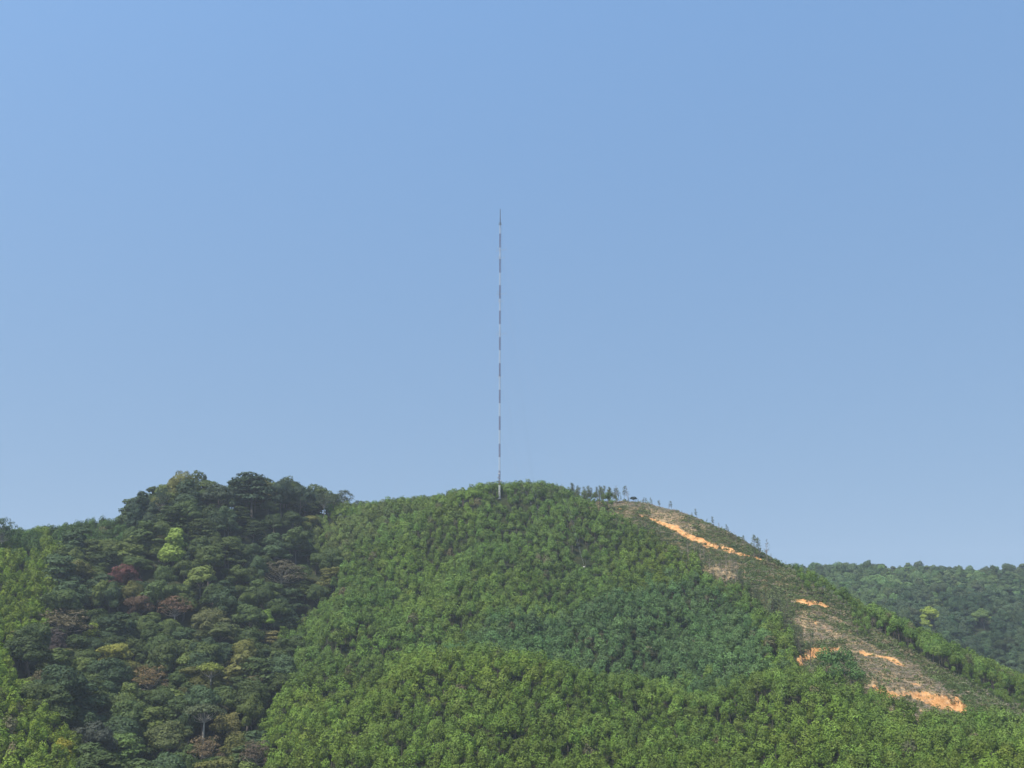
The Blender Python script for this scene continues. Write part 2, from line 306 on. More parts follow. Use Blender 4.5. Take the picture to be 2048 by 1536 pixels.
# ------------------------------------------------------------------ foliage builders
def leaf_quads(C, Nrm, size, aspect=.55, rg=rng):
    n = len(C); Nrm = Nrm/np.linalg.norm(Nrm, axis=1, keepdims=True)
    a = rg.normal(size=(n, 3)); u = np.cross(Nrm, a); u /= np.linalg.norm(u, axis=1, keepdims=True); v = np.cross(Nrm, u)
    s = size[:, None]; uu = u*s*.5; vv = v*s*.5*aspect
    V = np.stack([C-uu, C-vv*1.0, C+uu, C+vv], 1).reshape(-1, 3)
    return V, np.arange(4*n).reshape(n, 4)
def tube(pts, rad, sides=6):
    pts = np.array(pts, float); V = []; Fs = []
    for q, (pt, r) in enumerate(zip(pts, rad)):
        d = pts[min(q+1, len(pts)-1)]-pts[max(q-1, 0)]; d /= np.linalg.norm(d)+1e-9
        u = np.cross(d, (0.3, 1, .1)); u /= np.linalg.norm(u); v = np.cross(d, u)
        for s_ in range(sides):
            an = 2*math.pi*s_/sides; V.append(pt+r*(math.cos(an)*u+math.sin(an)*v))
    for q in range(len(pts)-1):
        for s_ in range(sides):
            s2 = (s_+1) % sides; Fs.append((q*sides+s_, q*sides+s2, (q+1)*sides+s2, (q+1)*sides+s_))
    return np.array(V), np.array(Fs)
class MB:
    def __init__(s): s.V = []; s.F = []; s.n = 0
    def add(s, V, Fc): s.V.append(V); s.F.append(Fc+s.n); s.n += len(V); return s
    def tube(s, pts, rad, sides=6): return s.add(*tube(pts, rad, sides))
    def box(s, c, h):
        c = np.array(c, float); h = np.array(h, float)/2
        V = np.array([[x, y, z] for z in (-1, 1) for y in (-1, 1) for x in (-1, 1)])*h+c
        return s.add(V, np.array([(0, 2, 3, 1), (4, 5, 7, 6), (0, 1, 5, 4), (2, 6, 7, 3), (0, 4, 6, 2), (1, 3, 7, 5)]))
    def arr(s): return np.concatenate(s.V), np.concatenate(s.F)
    def mesh(s, name, m): return mesh_np(name, *s.arr(), [m])
def leaf_attr(me, vals):
    at = me.attributes.new('leaf', 'FLOAT', 'FACE'); at.data.foreach_set('value', np.asarray(vals, np.float32))
def unit(v): return v/(np.linalg.norm(v, axis=-1, keepdims=True)+1e-9)

class Tree:      # one species form: crown leaves, wood, both at real size with the foot at the origin
    def __init__(s, name, CV, CF, cl, wood, bark):
        s.name = name; s.h = CV[:, 2].max(); s.w = np.percentile(np.hypot(CV[:, 0], CV[:, 1]), 92)*2
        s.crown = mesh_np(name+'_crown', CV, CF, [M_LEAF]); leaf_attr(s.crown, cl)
        WV, WF = wood.arr(); s.trunk = mesh_np(name+'_trunk', WV, WF, [bark])
        Vb = np.concatenate([CV, WV]); Fb = np.concatenate([CF, WF+len(CV)])
        me = mesh_np(name+'_whole', Vb, Fb, [M_LEAF, bark], np.concatenate([np.zeros(len(CF)), np.ones(len(WF))]))
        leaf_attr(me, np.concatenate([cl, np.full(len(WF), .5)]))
        s.proto = bpy.data.objects.new(name+'_form', me)         # not linked: only feeds the scatter of far trees
def puff(rg, c, R, Rz, K, n, size, low=-.55, sig=.42, amp=.30, point=0.):      # one billow of leaves: a domed surface broken into K smaller billows
    ld = unit(rg.normal(size=(K, 3))+np.array([0, 0, .35])); la = rg.uniform(.7, 1.15, K)
    d = unit(rg.normal(size=(int(n*1.7), 3))); d = d[d[:, 2] > low][:n]
    ang = np.arccos(np.clip(d@ld.T, -1, 1)); g = la*np.exp(-(ang/sig)**2); kx = g.argmax(1); gm = g.max(1)
    r = (1-amp*.8)+amp*gm+rg.normal(size=len(d))*.035
    inner = rg.random(len(d)) < .15; r = np.where(inner, r*rg.uniform(.7, .95, len(d)), r)
    P_ = d*r[:, None]*np.array([R, R, Rz]); P_[:, 2] += point*Rz*np.clip(d[:, 2], 0, 1)**3
    n_ = unit(d/np.array([R, R, Rz])*R)+1.1*(d-ld[kx])/sig*.55*(gm > .15)[:, None]+rg.normal(size=d.shape)*.30
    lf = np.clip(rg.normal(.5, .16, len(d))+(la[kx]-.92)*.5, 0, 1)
    return P_+np.asarray(c), n_, size*rg.uniform(.7, 1.3, len(d)), lf
def plume_tree(seed, h=8.6, w=4.1, bark=None):
    rg = np.random.default_rng(seed); wood = MB(); bend = rg.normal(size=2)*.25; R = w/2
    wood.tube([(0, 0, -.6), (bend[0]*.4, bend[1]*.4, h*.4), (bend[0], bend[1], h*.9)], [.13, .09, .03], 5)
    Rz = rg.uniform(1.9, 2.3); out = [puff(rg, (bend[0], bend[1], h-Rz*1.22), R, Rz, 9, 300, .50, -.75, .40, .42, .22)]
    for q in range(3):
        an = q*2.1+rg.uniform(0, 6); rr = R*rg.uniform(.45, .62); out.append(puff(rg, (bend[0]+math.cos(an)*R*.55, bend[1]+math.sin(an)*R*.55, h-Rz*1.5-rg.uniform(0, .9)), rr, rr*1.05, 4, 70, .46, -.6, .5, .3))
        wood.tube([(bend[0]*.6, bend[1]*.6, h-Rz*2.3), (bend[0]+math.cos(an)*R*.5, bend[1]+math.sin(an)*R*.5, h-Rz*1.5)], [.04, .015], 3)
    C, Nn, S, L = [np.concatenate(v) for v in zip(*out)]
    CV, CF = leaf_quads(C, Nn, S, .65, rg)
    return Tree('plantation_tree', CV, CF, L, wood, bark or M_BARK)
def puff_tree(seed, form='round', h=16., w=12., size=.58, bark=None):
    rg = np.random.default_rng(seed); wood = MB(); bend = rg.normal(size=2)*.6; R = w/2; B = np.array([bend[0], bend[1], 0]); P_ = []
    fork = h*(.36 if form == 'round' else .24)
    if form == 'round':
        Rz = (h-fork)*.52; P_.append(((*bend, h-Rz), R*.72, Rz, 13))
        for q in range(rg.integers(4, 7)):
            an = q*2.4+rg.uniform(-.5, .5); rr = R*rg.uniform(.34, .50); P_.append(((bend[0]+math.cos(an)*R*.56, bend[1]+math.sin(an)*R*.56, h-Rz*rg.uniform(.75, 1.7)), rr, rr*rg.uniform(.8, 1.1), 6))
    else:
        nz = 5
        for q in range(nz):
            t = q/(nz-1); rr = R*(.80-.36*t); z = fork+(h-fork)*(.16+.72*t); an = rg.uniform(0, 6.3)
            P_.append(((bend[0]+math.cos(an)*R*.18, bend[1]+math.sin(an)*R*.18, min(z, h-rr*.8)), rr, rr*1.05, 8))
            an += 2.5; P_.append(((bend[0]+math.cos(an)*R*.5*(1.1-t), bend[1]+math.sin(an)*R*.5*(1.1-t), z-rr*.3), rr*.55, rr*.6, 4))
    wood.tube([(0, 0, -1.2), (bend[0]*.3, bend[1]*.3, fork*.5), (bend[0], bend[1], fork), (bend[0], bend[1], fork+(h-fork)*.55)], [.36, .26, .20, .06], 7)
    out = []
    for c, r, rz, K in P_:
        n = int((r*r*2*math.pi)*14*(.58/size)**2)+20; out.append(puff(rg, c, r, rz, K, n, size, -.5, .40, .34))
        f0 = np.array([bend[0], bend[1], fork]); c = np.array(c); wood.tube([f0, f0*.5+c*.5+rg.normal(size=3)*.3-np.array([0, 0, .4]), c], [.12, .07, .03], 4)
    C, Nn, S, L = [np.concatenate(v) for v in zip(*out)]
    CV, CF = leaf_quads(C, Nn, S, .7, rg)
    return Tree(form+'_tree', CV, CF, L, wood, bark or M_BARK)
def broad_tree(seed, form='round', h=16., w=12., nl=16, per=70, size=.56, bark=None, dens=1.0):
    rg = np.random.default_rng(seed); C = []; Nn = []; S = []; L = []; R = w/2
    wood = MB(); bend = rg.normal(size=2)*.5
    b0 = {'round': .34, 'layer': .40, 'cone': .22, 'umbrella': .66, 'sparse': .45}[form]
    fork = h*b0
    wood.tube([(0, 0, -1.2), (bend[0]*.3, bend[1]*.3, fork*.5), (bend[0], bend[1], fork), (bend[0], bend[1], fork+(h-fork)*.55)], [.36, .26, .20, .06], 7)
    for q in range(nl):
        an = q*2.4+rg.uniform(-.4, .4); t = (q+.5)/nl
        if form == 'round': ph = math.acos(1-1.25*t); r = R*.80*math.sin(ph)*rg.uniform(.75, 1.1); zz = fork+(h-fork)*(.34+.52*math.cos(ph)+rg.uniform(-.06, .06)); lr = R*rg.uniform(.19, .31); fl = .92
        elif form == 'layer': r = R*.80*rg.uniform(.2, 1)*(1-.5*t); zz = fork+(h-fork)*(.05+.88*t+rg.uniform(-.06, .06)); lr = R*rg.uniform(.26, .38); fl = .42
        elif form == 'cone': r = R*.80*(1-t)**.8*rg.uniform(.55, 1.05); zz = fork+(h-fork)*(.05+.85*t); lr = R*(.36-.14*t)*rg.uniform(.8, 1.2); fl = .85
        elif form == 'umbrella': r = R*.76*math.sqrt(t); zz = h-1.6-(r/R)**2*h*.16+rg.uniform(-.5, .5); lr = R*rg.uniform(.20, .32); fl = .8
        else: r = R*.82*rg.uniform(.2, 1.); zz = fork+(h-fork)*(rg.uniform(.25, .95)-.25*(r/R)**2); lr = R*rg.uniform(.22, .34); fl = .7
        zz = min(zz, h-lr*fl*.9)
        c = np.array([bend[0]+r*math.cos(an), bend[1]+r*math.sin(an), zz])
        f0 = np.array([bend[0], bend[1], fork*.92+(zz-fork)*.25]); mid = f0*.45+c*.55+np.array([0, 0, -.5])
        mid = mid+rg.normal(size=3)*.35
        wood.tube([f0, (f0+mid)/2+rg.normal(size=3)*.15, mid, c], [.09, .07, .045, .02], 4)
        m = int(per*dens*(lr/1.5)**1.8*rg.uniform(.85, 1.2))+8
        d = unit(rg.normal(size=(m, 3))); d[:, 2] = np.where(d[:, 2] < -.25, -d[:, 2]*.8, d[:, 2]); d = unit(d)
        rr = lr*(.66+.42*rg.random(m)**.7)*(1+.22*np.sin(d[:, 0]*6+q)*np.cos(d[:, 1]*5+q*2))
        pos = c+d*rr[:, None]*np.array([1, 1, fl])
        C.append(pos); Nn.append(d+np.array([0, 0, .35])+rg.normal(size=(m, 3))*.4)
        S.append(size*rg.uniform(.65, 1.35, m)); L.append(np.clip(rg.normal(rg.uniform(.32, .58)+.1*d[:, 2], .15), 0, 1))  # leaf tone slightly lighter on lobe tops: crown shading put into the colour
    CV, CF = leaf_quads(np.concatenate(C), np.concatenate(Nn), np.concatenate(S), .7, rg)
    return Tree(form+'_tree', CV, CF, np.concatenate(L), wood, bark or M_BARK)
def bare_tree(seed, h=11., spread=1.8, leaves=200, bark=None):      # thin stem, short upswept twigs, a little foliage
    rg = np.random.default_rng(seed); wood = MB(); bend = rg.normal(size=2)*.35; C = []
    bend *= 2.2
    wood.tube([(0, 0, -.5), (bend[0]*.35, bend[1]*.35, h*.5), (bend[0], bend[1], h)], [.13, .08, .02], 5)
    for q in range(34):
        t = rg.uniform(.30, .97); an = rg.uniform(0, 6.28); L_ = spread*(1.15-t)*rg.uniform(.5, 1.2)
        a = np.array([bend[0]*t, bend[1]*t, h*t]); e = a+np.array([math.cos(an)*L_, math.sin(an)*L_, L_*1.1])
        wood.tube([a, (a+e)/2+rg.normal(size=3)*.08, e], [.045, .035, .02], 3); C.append(e+rg.normal(size=(max(1, leaves//34), 3))*.28)
    C = np.concatenate(C); CV, CF = leaf_quads(C, rg.normal(size=C.shape)+np.array([0, 0, .4]), rg.uniform(.2, .42, len(C)), .6, rg)
    return Tree('bare_tree', CV, CF, rg.random(len(CF)), wood, bark or M_DEADWOOD)
def clump(seed, r=.8, hgt=.8, n=46, size=.34):
    rg = np.random.default_rng(seed); d = unit(rg.normal(size=(n, 3))); d[:, 2] = np.abs(d[:, 2]); k_ = rg.uniform(.6, 1, n)
    C = d*k_[:, None]*np.array([r, r, hgt]); C[:, :2] += rg.normal(size=(n, 2))*.12
    CV, CF = leaf_quads(C, d+rg.normal(size=(n, 3))*.6, size*rg.uniform(.7, 1.4, n), .6, rg)
    me = mesh_np('shrub_form', CV, CF, [M_LEAF]); leaf_attr(me, rg.random(n)); return bpy.data.objects.new('shrub_form', me)
def sticks(seed, n=9):
    rg = np.random.default_rng(seed); mb = MB()
    for q in range(n):
        a = rg.normal(size=3)*np.array([.7, .7, .1])+np.array([0, 0, .15]); an = rg.uniform(0, 6.28); L_ = rg.uniform(.5, 1.8)
        mb.tube([a, a+np.array([math.cos(an)*L_, math.sin(an)*L_, rg.uniform(-.05, .5)])], [.06, .035], 3)
    me = mb.mesh('stick_form', M_DEADWOOD); return bpy.data.objects.new('stick_form', me)

def scatter(name, pos, rot, scl, tint, idx, protos, label, cat):      # far or uncountable growth: one object, geometry nodes
    pos = np.asarray(pos, np.float32); me = bpy.data.meshes.new(name); me.vertices.add(len(pos)); me.vertices.foreach_set('co', pos.ravel())
    def at(nm, ty, v, key): a = me.attributes.new(nm, ty, 'POINT'); a.data.foreach_set(key, np.ascontiguousarray(v, np.float32).ravel())
    at('turn', 'FLOAT', rot, 'value'); at('size3', 'FLOAT_VECTOR', scl, 'vector'); at('tint', 'FLOAT_VECTOR', tint, 'vector')
    a = me.attributes.new('form', 'INT', 'POINT'); a.data.foreach_set('value', np.asarray(idx, np.int32))
    o = bpy.data.objects.new(name, me); link(o, kind='stuff', label=label, cat=cat)
    g = bpy.data.node_groups.new(name+'_scatter', 'GeometryNodeTree')
    g.interface.new_socket('Geometry', in_out='INPUT', socket_type='NodeSocketGeometry'); g.interface.new_socket('Geometry', in_out='OUTPUT', socket_type='NodeSocketGeometry')
    gi = g.nodes.new('NodeGroupInput'); go = g.nodes.new('NodeGroupOutput'); j = g.nodes.new('GeometryNodeJoinGeometry')
    def na(nm, ty): n = g.nodes.new('GeometryNodeInputNamedAttribute'); n.data_type = ty; n.inputs[0].default_value = nm; return n.outputs[0]
    tn = na('turn', 'FLOAT'); s3 = na('size3', 'FLOAT_VECTOR'); fm = na('form', 'INT')
    cx = g.nodes.new('ShaderNodeCombineXYZ'); g.links.new(tn, cx.inputs[2])
    for q, pr in enumerate(protos):
        ob = g.nodes.new('GeometryNodeObjectInfo'); ob.inputs['Object'].default_value = pr; ob.inputs['As Instance'].default_value = True
        cmp_ = g.nodes.new('FunctionNodeCompare'); cmp_.data_type = 'INT'; cmp_.operation = 'EQUAL'
        g.links.new(fm, cmp_.inputs[2]); cmp_.inputs[3].default_value = q
        ip = g.nodes.new('GeometryNodeInstanceOnPoints')
        g.links.new(gi.outputs[0], ip.inputs['Points']); g.links.new(cmp_.outputs[0], ip.inputs['Selection']); g.links.new(ob.outputs['Geometry'], ip.inputs['Instance'])
        g.links.new(cx.outputs[0], ip.inputs['Rotation']); g.links.new(s3, ip.inputs['Scale']); g.links.new(ip.outputs[0], j.inputs[0])
    g.links.new(j.outputs[0], go.inputs[0])
    md = o.modifiers.new('scatter', 'NODES'); md.node_group = g
    return o
def plant(form, x, y, rot, s, tint, name, label, group, cat='tree', sxy=None):
    z = float(ground(x, y)[0]); r = bpy.data.objects.new(name, None); r.empty_display_size = .5
    r.location = (x, y, z); r.rotation_euler = (0, 0, rot); r.scale = (sxy or s, sxy or s, s)
    link(r, label=label, cat=cat, group=group)
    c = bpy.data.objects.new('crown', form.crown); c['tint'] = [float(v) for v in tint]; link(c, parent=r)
    t_ = bpy.data.objects.new('trunk', form.trunk); link(t_, parent=r)
    return r

PL = [plume_tree(100+q, h=8.2+.5*(q % 3), w=3.9+.22*(q % 4)) for q in range(8)]
BR = [puff_tree(200+q, 'round', 15+q % 3, 11.5+q % 2) for q in range(6)]
BR += [broad_tree(210+q, 'layer', 15, 12, 34, 62) for q in range(2)]
BR += [puff_tree(220+q, 'cone', 16, 9) for q in range(3)]
FORM = {'round': BR[:6], 'layer': BR[6:8], 'cone': BR[8:11],
        'umbrella': [broad_tree(230+q, 'umbrella', 17, 10, 22, 70, bark=M_PALE) for q in range(2)],
        'sparse': [broad_tree(240+q, 'sparse', 15, 11, 34, 48, .46, bark=M_PALE) for q in range(2)],
        'bare': [bare_tree(250+q) for q in range(4)], 'thin': [bare_tree(260+q, 11, 2.1, 620, M_BARK) for q in range(4)]}

# ------------------------------------------------------------------ named trees read off the photograph: column, row of top, width px, height px
def spot_by_top(X, Yt, hgt, rmin=300, rmax=640):
    r = np.arange(rmin, rmax, .5); a = az_of(X, Yt); x = r*np.sin(a); y = r*np.cos(a)
    _, Y = proj(x, y, ground(x, y)+hgt); q = np.where(Y <= Yt)[0]
    q = q[0] if len(q) else int(np.argmin(Y)); return x[q], y[q], r[q]
SP = [ # X, Ytop, height m, width m, form, tint, label
 (350, 1054, 21, 12, 'cone', (.17, .23, .045), 'tall bright yellow-green tiered tree standing out of the dark forest below its summit'),
 (248, 1128, 15, 14, 'round', (.105, .045, .040), 'dark red leaved tree in the left forest'),
 (405, 1130, 16, 14, 'round', (.12, .15, .04), 'yellowish green broad tree right of the tall yellow-green tree'),
 (565, 1120, 18, 22, 'sparse', (.085, .075, .048), 'wide grey-brown thinning tree with pale forked trunk on the right of the forest'),
 (352, 1190, 15, 13, 'sparse', (.125, .078, .05), 'rusty brown thin leaved tree in the middle of the left forest'),
 (275, 1190, 14, 12, 'round', (.085, .055, .035), 'dark brown tree left of the rusty brown tree'),
 (192, 1245, 11, 9, 'cone', (.17, .22, .035), 'small bright lime green tree at the left of the forest'),
 (225, 1285, 12, 13, 'round', (.18, .18, .04), 'mustard yellow topped tree below the small lime green tree'),
 (425, 1215, 15, 15, 'round', (.095, .10, .038), 'olive green broad tree just above the wide low olive tree'),
 (438, 1243, 12.5, 19, 'round', (.082, .100, .036), 'wide low olive tree with spreading flat crown in the middle of the forest'),
 (135, 1218, 15, 21, 'sparse', (.10, .085, .048), 'wide grey-brown tree at the left edge of the dark forest'),
 (112, 1255, 14, 9, 'cone', (.048, .038, .034), 'dark purple-brown draped tree under the wide grey-brown tree'),
 (533, 1218, 11, 9, 'round', (.13, .20, .035), 'bright green rounded tree below the pale forked trunk'),
 (537, 1258, 9, 11, 'layer', (.17, .15, .055), 'pale yellow-brown flat topped tree beside the plantation edge'),
 (424, 1323, 17, 9, 'umbrella', (.15, .175, .035), 'yellow-green umbrella tree on a tall pale bare trunk'),
 (478, 1305, 17, 13, 'cone', (.13, .13, .04), 'olive-yellow pointed tree right of the umbrella tree'),
 (305, 1330, 16, 14, 'sparse', (.12, .085, .04), 'brownish thin crowned tree in the lower forest'),
 (241, 1466, 16, 11, 'layer', (.085, .13, .035), 'green tiered tree with pale trunk at the foot of the forest'),
 (130, 1474, 9, 7, 'round', (.24, .22, .03), 'small bright yellow tree near the lower left plantation'),
 (410, 1405, 18, 12, 'umbrella', (.070, .085, .04), 'dull green umbrella tree on a tall slim pale trunk in the lower forest'),
 (415, 1470, 14, 11, 'sparse', (.115, .085, .048), 'orange-brown tree at the foot of the forest'),
 (515, 1480, 13, 10, 'sparse', (.088, .068, .046), 'reddish brown tree at the bottom edge of the forest by the plantation'),
 (345, 1440, 15, 14, 'round', (.080, .095, .034), 'olive green domed tree at the bottom centre of the forest'),
 (462, 1425, 13, 13, 'round', (.13, .12, .04), 'tawny green domed tree left of the lower plantation edge'),
 (190, 1440, 15, 12, 'round', (.045, .052, .038), 'nearly black flat topped tree at the lower left of the forest'),
 (380, 957, 20, 13, 'cone', (.040, .062, .03), 'pointed dark tree breaking the skyline over the middle of the knoll'),
 (282, 981, 23, 11, 'cone', (.030, .050, .028), 'tall dark columnar tree at the left end of the knoll skyline'),
 (330, 973, 20, 9, 'sparse', (.032, .050, .03), 'slim thin crowned tree beside the columnar tree on the skyline'),
 (508, 945, 24, 20, 'layer', (.035, .055, .03), 'highest dark tree on the knoll skyline'),
 (566, 954, 22, 15, 'round', (.032, .050, .03), 'dark tall tree right of the highest skyline tree'),
 (600, 968, 20, 14, 'round', (.034, .052, .03), 'dark tall tree on the skyline at the right shoulder of the knoll'),
 (440, 966, 19, 15, 'round', (.045, .060, .034), 'grey-green tree on the knoll skyline left of the highest tree'),
 (650, 982, 16, 9, 'sparse', (.050, .065, .035), 'thin crowned tree where the knoll meets the plantation'),
 (271, 996, 18, 8, 'cone', (.036, .056, .03), 'narrow dark tree at the very left edge of the knoll below the columnar tree'),
 (303, 1004, 15, 9, 'cone', (.042, .062, .032), 'dark pointed tree in the dip between the two left skyline trees'),
 (472, 958, 18, 10, 'cone', (.04, .062, .032), 'narrow dark tree on the skyline just left of the highest tree'),
 (668, 988, 13, 8, 'sparse', (.055, .075, .038), 'small open crowned tree between the knoll and the isolated tree'),
 (715, 994, 9, 8, 'sparse', (.055, .075, .038), 'low open crowned tree right of the isolated tree above the plantation'),
 (692, 976, 15, 11, 'sparse', (.055, .070, .04), 'isolated open crowned tree above the plantation right of the knoll'),
 (8, 1034, 18, 12, 'sparse', (.045, .075, .035), 'loose crowned tree on the skyline at the left edge of the picture'),
]
taken = []; SIGHT = []
for X, Yt, hh, ww, fm, tint, lab in SP:
    x, y, r = spot_by_top(X, Yt, hh); f = random.choice(FORM[fm]); s = hh/f.h; SIGHT.append((X, Yt, r, ww, hh))
    plant(f, x, y, random.uniform(0, 6), s, tint, 'broadleaf_tree', lab, None, sxy=ww/f.w); taken.append((x, y, ww*.42))
taken = np.array(taken)

# ------------------------------------------------------------------ candidate positions over all the land in view
def jgrid(step, r0, r1, jit=.42, az0=-.62, az1=.62):
    xs = np.arange(-.60*r1, .60*r1, step); ys = np.arange(r0*.8, r1, step*.92); X, Y = np.meshgrid(xs, ys); X[::2] += step/2
    X = X+rng.uniform(-jit, jit, X.shape)*step; Y = Y+rng.uniform(-jit, jit, Y.shape)*step; X = X.ravel(); Y = Y.ravel(); r = np.hypot(X, Y); a = np.arctan2(X, Y)
    k_ = (r > r0) & (r < r1) & (a > AG[0]+.01) & (a < AG[-1]-.01); return X[k_], Y[k_], r[k_]
def visible(x, y, h, slack=6):      # top of the plant rises above the canopy of the land in front of it
    ok = np.ones(len(x), bool); r = np.hypot(x, y); a = np.arctan2(x, y); top = (ground(x, y)+h-CZ)/r
    for f in np.arange(.45, .99, .02):
        rr = r*f; zz = bil(H, a, rr)
        ok &= top > (zz-CZ)/rr-slack/FPX
    return ok
# ---- dark broadleaf forest on the left knoll and the far ridge
bx, by, br = jgrid(8.2, 300, 640)
px, py = proj(bx, by, ground(bx, by))
k1 = inpoly(px, py, FOREST)
for tx, ty, tr_ in taken: k1 &= np.hypot(bx-tx, by-ty) > tr_
bx, by, br, px, py = bx[k1], by[k1], br[k1], px[k1], py[k1]
knoll = (px > 262) & (px < 650) & (py < 1110)
bh = np.where(knoll, rng.uniform(8.5, 18, len(bx))+4*(rng.random(len(bx)) < .10), rng.uniform(9, 19.5, len(bx)))
for X, Yt, r_, ww, hh in SIGHT:      # neighbours in front stay low enough for the picked out crowns to be seen
    half = ww/2*FPX/r_; lim = Yt+hh*.46*FPX/r_
    for q in np.where((np.abs(px-X) < half+9) & (br < r_+2) & (br > r_-90))[0]:
        for _ in range(8):
            if proj(bx[q], by[q], float(ground(bx[q], by[q])[0])+bh[q])[1] < lim: bh[q] -= 1.3
        if bh[q] < 6.5: bh[q] = 0
k1 = bh > 0; bx, by, br, px, py, bh, knoll = [v[k1] for v in (bx, by, br, px, py, bh, knoll)]
kv = visible(bx, by, bh, 4); bx, by, br, px, py, bh, knoll = [v[kv] for v in (bx, by, br, px, py, bh, knoll)]
order = np.argsort(-(bh*((px > -20) & (px < 700) & (py < 1590))/br)); NB = 300-len(SP)-2
names = ['round', 'round', 'round', 'cone', 'round', 'cone', 'round', 'round', 'round', 'layer', 'cone', 'round']
hues = [((.046, .070, .030), 'dark green'), ((.058, .082, .033), 'deep green'), ((.042, .068, .040), 'blue-green'), ((.082, .110, .038), 'mid green'), ((.098, .104, .040), 'olive green'), ((.082, .074, .048), 'brownish green')]
pal = rng.choice(6, len(bx), p=[.33, .25, .20, .12, .07, .03]); rest = []
word = {'round': 'domed', 'layer': 'flat layered', 'cone': 'pointed'}
for n_, q in enumerate(order):
    fm = names[rng.integers(12)]; f = FORM[fm][rng.integers(len(FORM[fm]))]; s = bh[q]/f.h
    tint = np.array(hues[pal[q]][0])*np.array([1.04, 1, .74])*rng.uniform(.74, 1.3)*(.88 if knoll[q] else 1)
    wd = rng.uniform(9.5, 15)/f.w*(.8+.2*bh[q]/14)
    if n_ < NB:
        if knoll[q]: zone = 'on the tall dark knoll, '+('left' if px[q] < 380 else 'middle' if px[q] < 500 else 'right')+' part'
        else:
            zone = ('upper' if py[q] < 1230 else 'middle' if py[q] < 1400 else 'lower')+' left forest, '+('left side by the plantation' if px[q] < 190 else 'centre left' if px[q] < 330 else 'centre right' if px[q] < 470 else 'right side by the main hill')
        lab = hues[pal[q]][1]+' '+word[fm]+' tree '+('in the ' if not knoll[q] else '')+zone
        plant(f, bx[q], by[q], rng.uniform(0, 6.28), s, tint, 'broadleaf_tree', lab, 'forest trees: '+lab, sxy=wd)
    else: rest.append((bx[q], by[q], rng.uniform(0, 6.28), wd, s, tint, BR.index(f)))
# far ridge on the right: too many to single out
fx, fy, fr = jgrid(8.5, 640, 2000)
fpx, fpy = proj(fx, fy, ground(fx, fy)); kf = (fpx > 1480) & (fpx < 2250)
kf &= (fr < 1350) | (fr > 1750); fx, fy, fr, fpx, fpy = [v[kf] for v in (fx, fy, fr, fpx, fpy)]
darkz = inpoly(fpx+rng.normal(size=len(fpx))*25, fpy+rng.normal(size=len(fpx))*12, [(1790, 1235), (1830, 1215), (1960, 1215), (2300, 1220), (2300, 1500), (1700, 1500)]) & (fr < 1000)
ridge = (fr > 1060) & (fr < 1350) & (fpy < 1195)
fh = np.where(darkz, rng.uniform(11, 20, len(fx)), rng.uniform(8, 17, len(fx)))+4*(rng.random(len(fx)) < .06); fn = vnoise(fx, fy, 45, 71); fn2 = vnoise(fx, fy, 16, 72)
kv = visible(fx, fy, fh, 4); fx, fy, fr, fpx, fpy, fh, darkz, ridge, fn, fn2 = [v[kv] for v in (fx, fy, fr, fpx, fpy, fh, darkz, ridge, fn, fn2)]
FARSP = [(1858, 1212, 15, 15, 'round', (.20, .25, .04), 'upper of two bright yellow-green crowns in the dark far forest on the right'), (1849, 1236, 11, 13, 'round', (.20, .25, .05), 'lower smaller bright yellow-green crown in the dark far forest on the right'),
                                 (1966, 1216, 15, 15, 'round', (.11, .16, .045), 'faintly yellowish tree in the far forest near the right edge'),
                                 ]
kf = np.ones(len(fx), bool)
for X, Yt, hh, ww, fm, tint, lab in FARSP:      # crowns picked out on the far slope, with the wood opened in front of them
    x, y, r = spot_by_top(X, Yt, hh, 700, 1100); f = random.choice(FORM[fm]); plant(f, x, y, 1., hh/f.h, tint, 'broadleaf_tree', lab, None, sxy=ww/f.w)
    kf &= ~((np.abs(fpx-X) < ww/2*FPX/r+5) & (fr < r+5) & (fr > r-45))
fx, fy, fr, fpx, fpy, fh, darkz, ridge, fn, fn2 = [v[kf] for v in (fx, fy, fr, fpx, fpy, fh, darkz, ridge, fn, fn2)]
for q in range(len(fx)):
    b_ = [0, 1, 2, 3, 4, 5, 8, 9, 10][rng.integers(9)]; f = BR[b_]
    tint = (np.array((.044, .074, .040)) if darkz[q] else np.array((.056, .088, .042)) if (ridge[q] or fr[q] > 1400 or rng.random() < .25) else np.array((.074, .120, .050)))*rng.uniform(.7, 1.35)*(.72+.42*fn[q]+.2*fn2[q])*np.array([1+.45*max(0, fn2[q]-.5), 1, .85])*rng.uniform(.92, 1.08, 3)
    rest.append((fx[q], fy[q], rng.uniform(0, 6.28), rng.uniform(8, 12.5)/f.w, fh[q]/f.h, tint, b_))
R_ = rest; rx = np.array([v[0] for v in R_]); ry = np.array([v[1] for v in R_])
scatter('distant_forest', np.stack([rx, ry, ground(rx, ry)], 1), [v[2] for v in R_], [(v[3], v[3], v[4]) for v in R_], [v[5] for v in R_], [v[6] for v in R_],
        [f.proto for f in BR], 'hazy dark forest covering the far ridge on the right', 'forest')
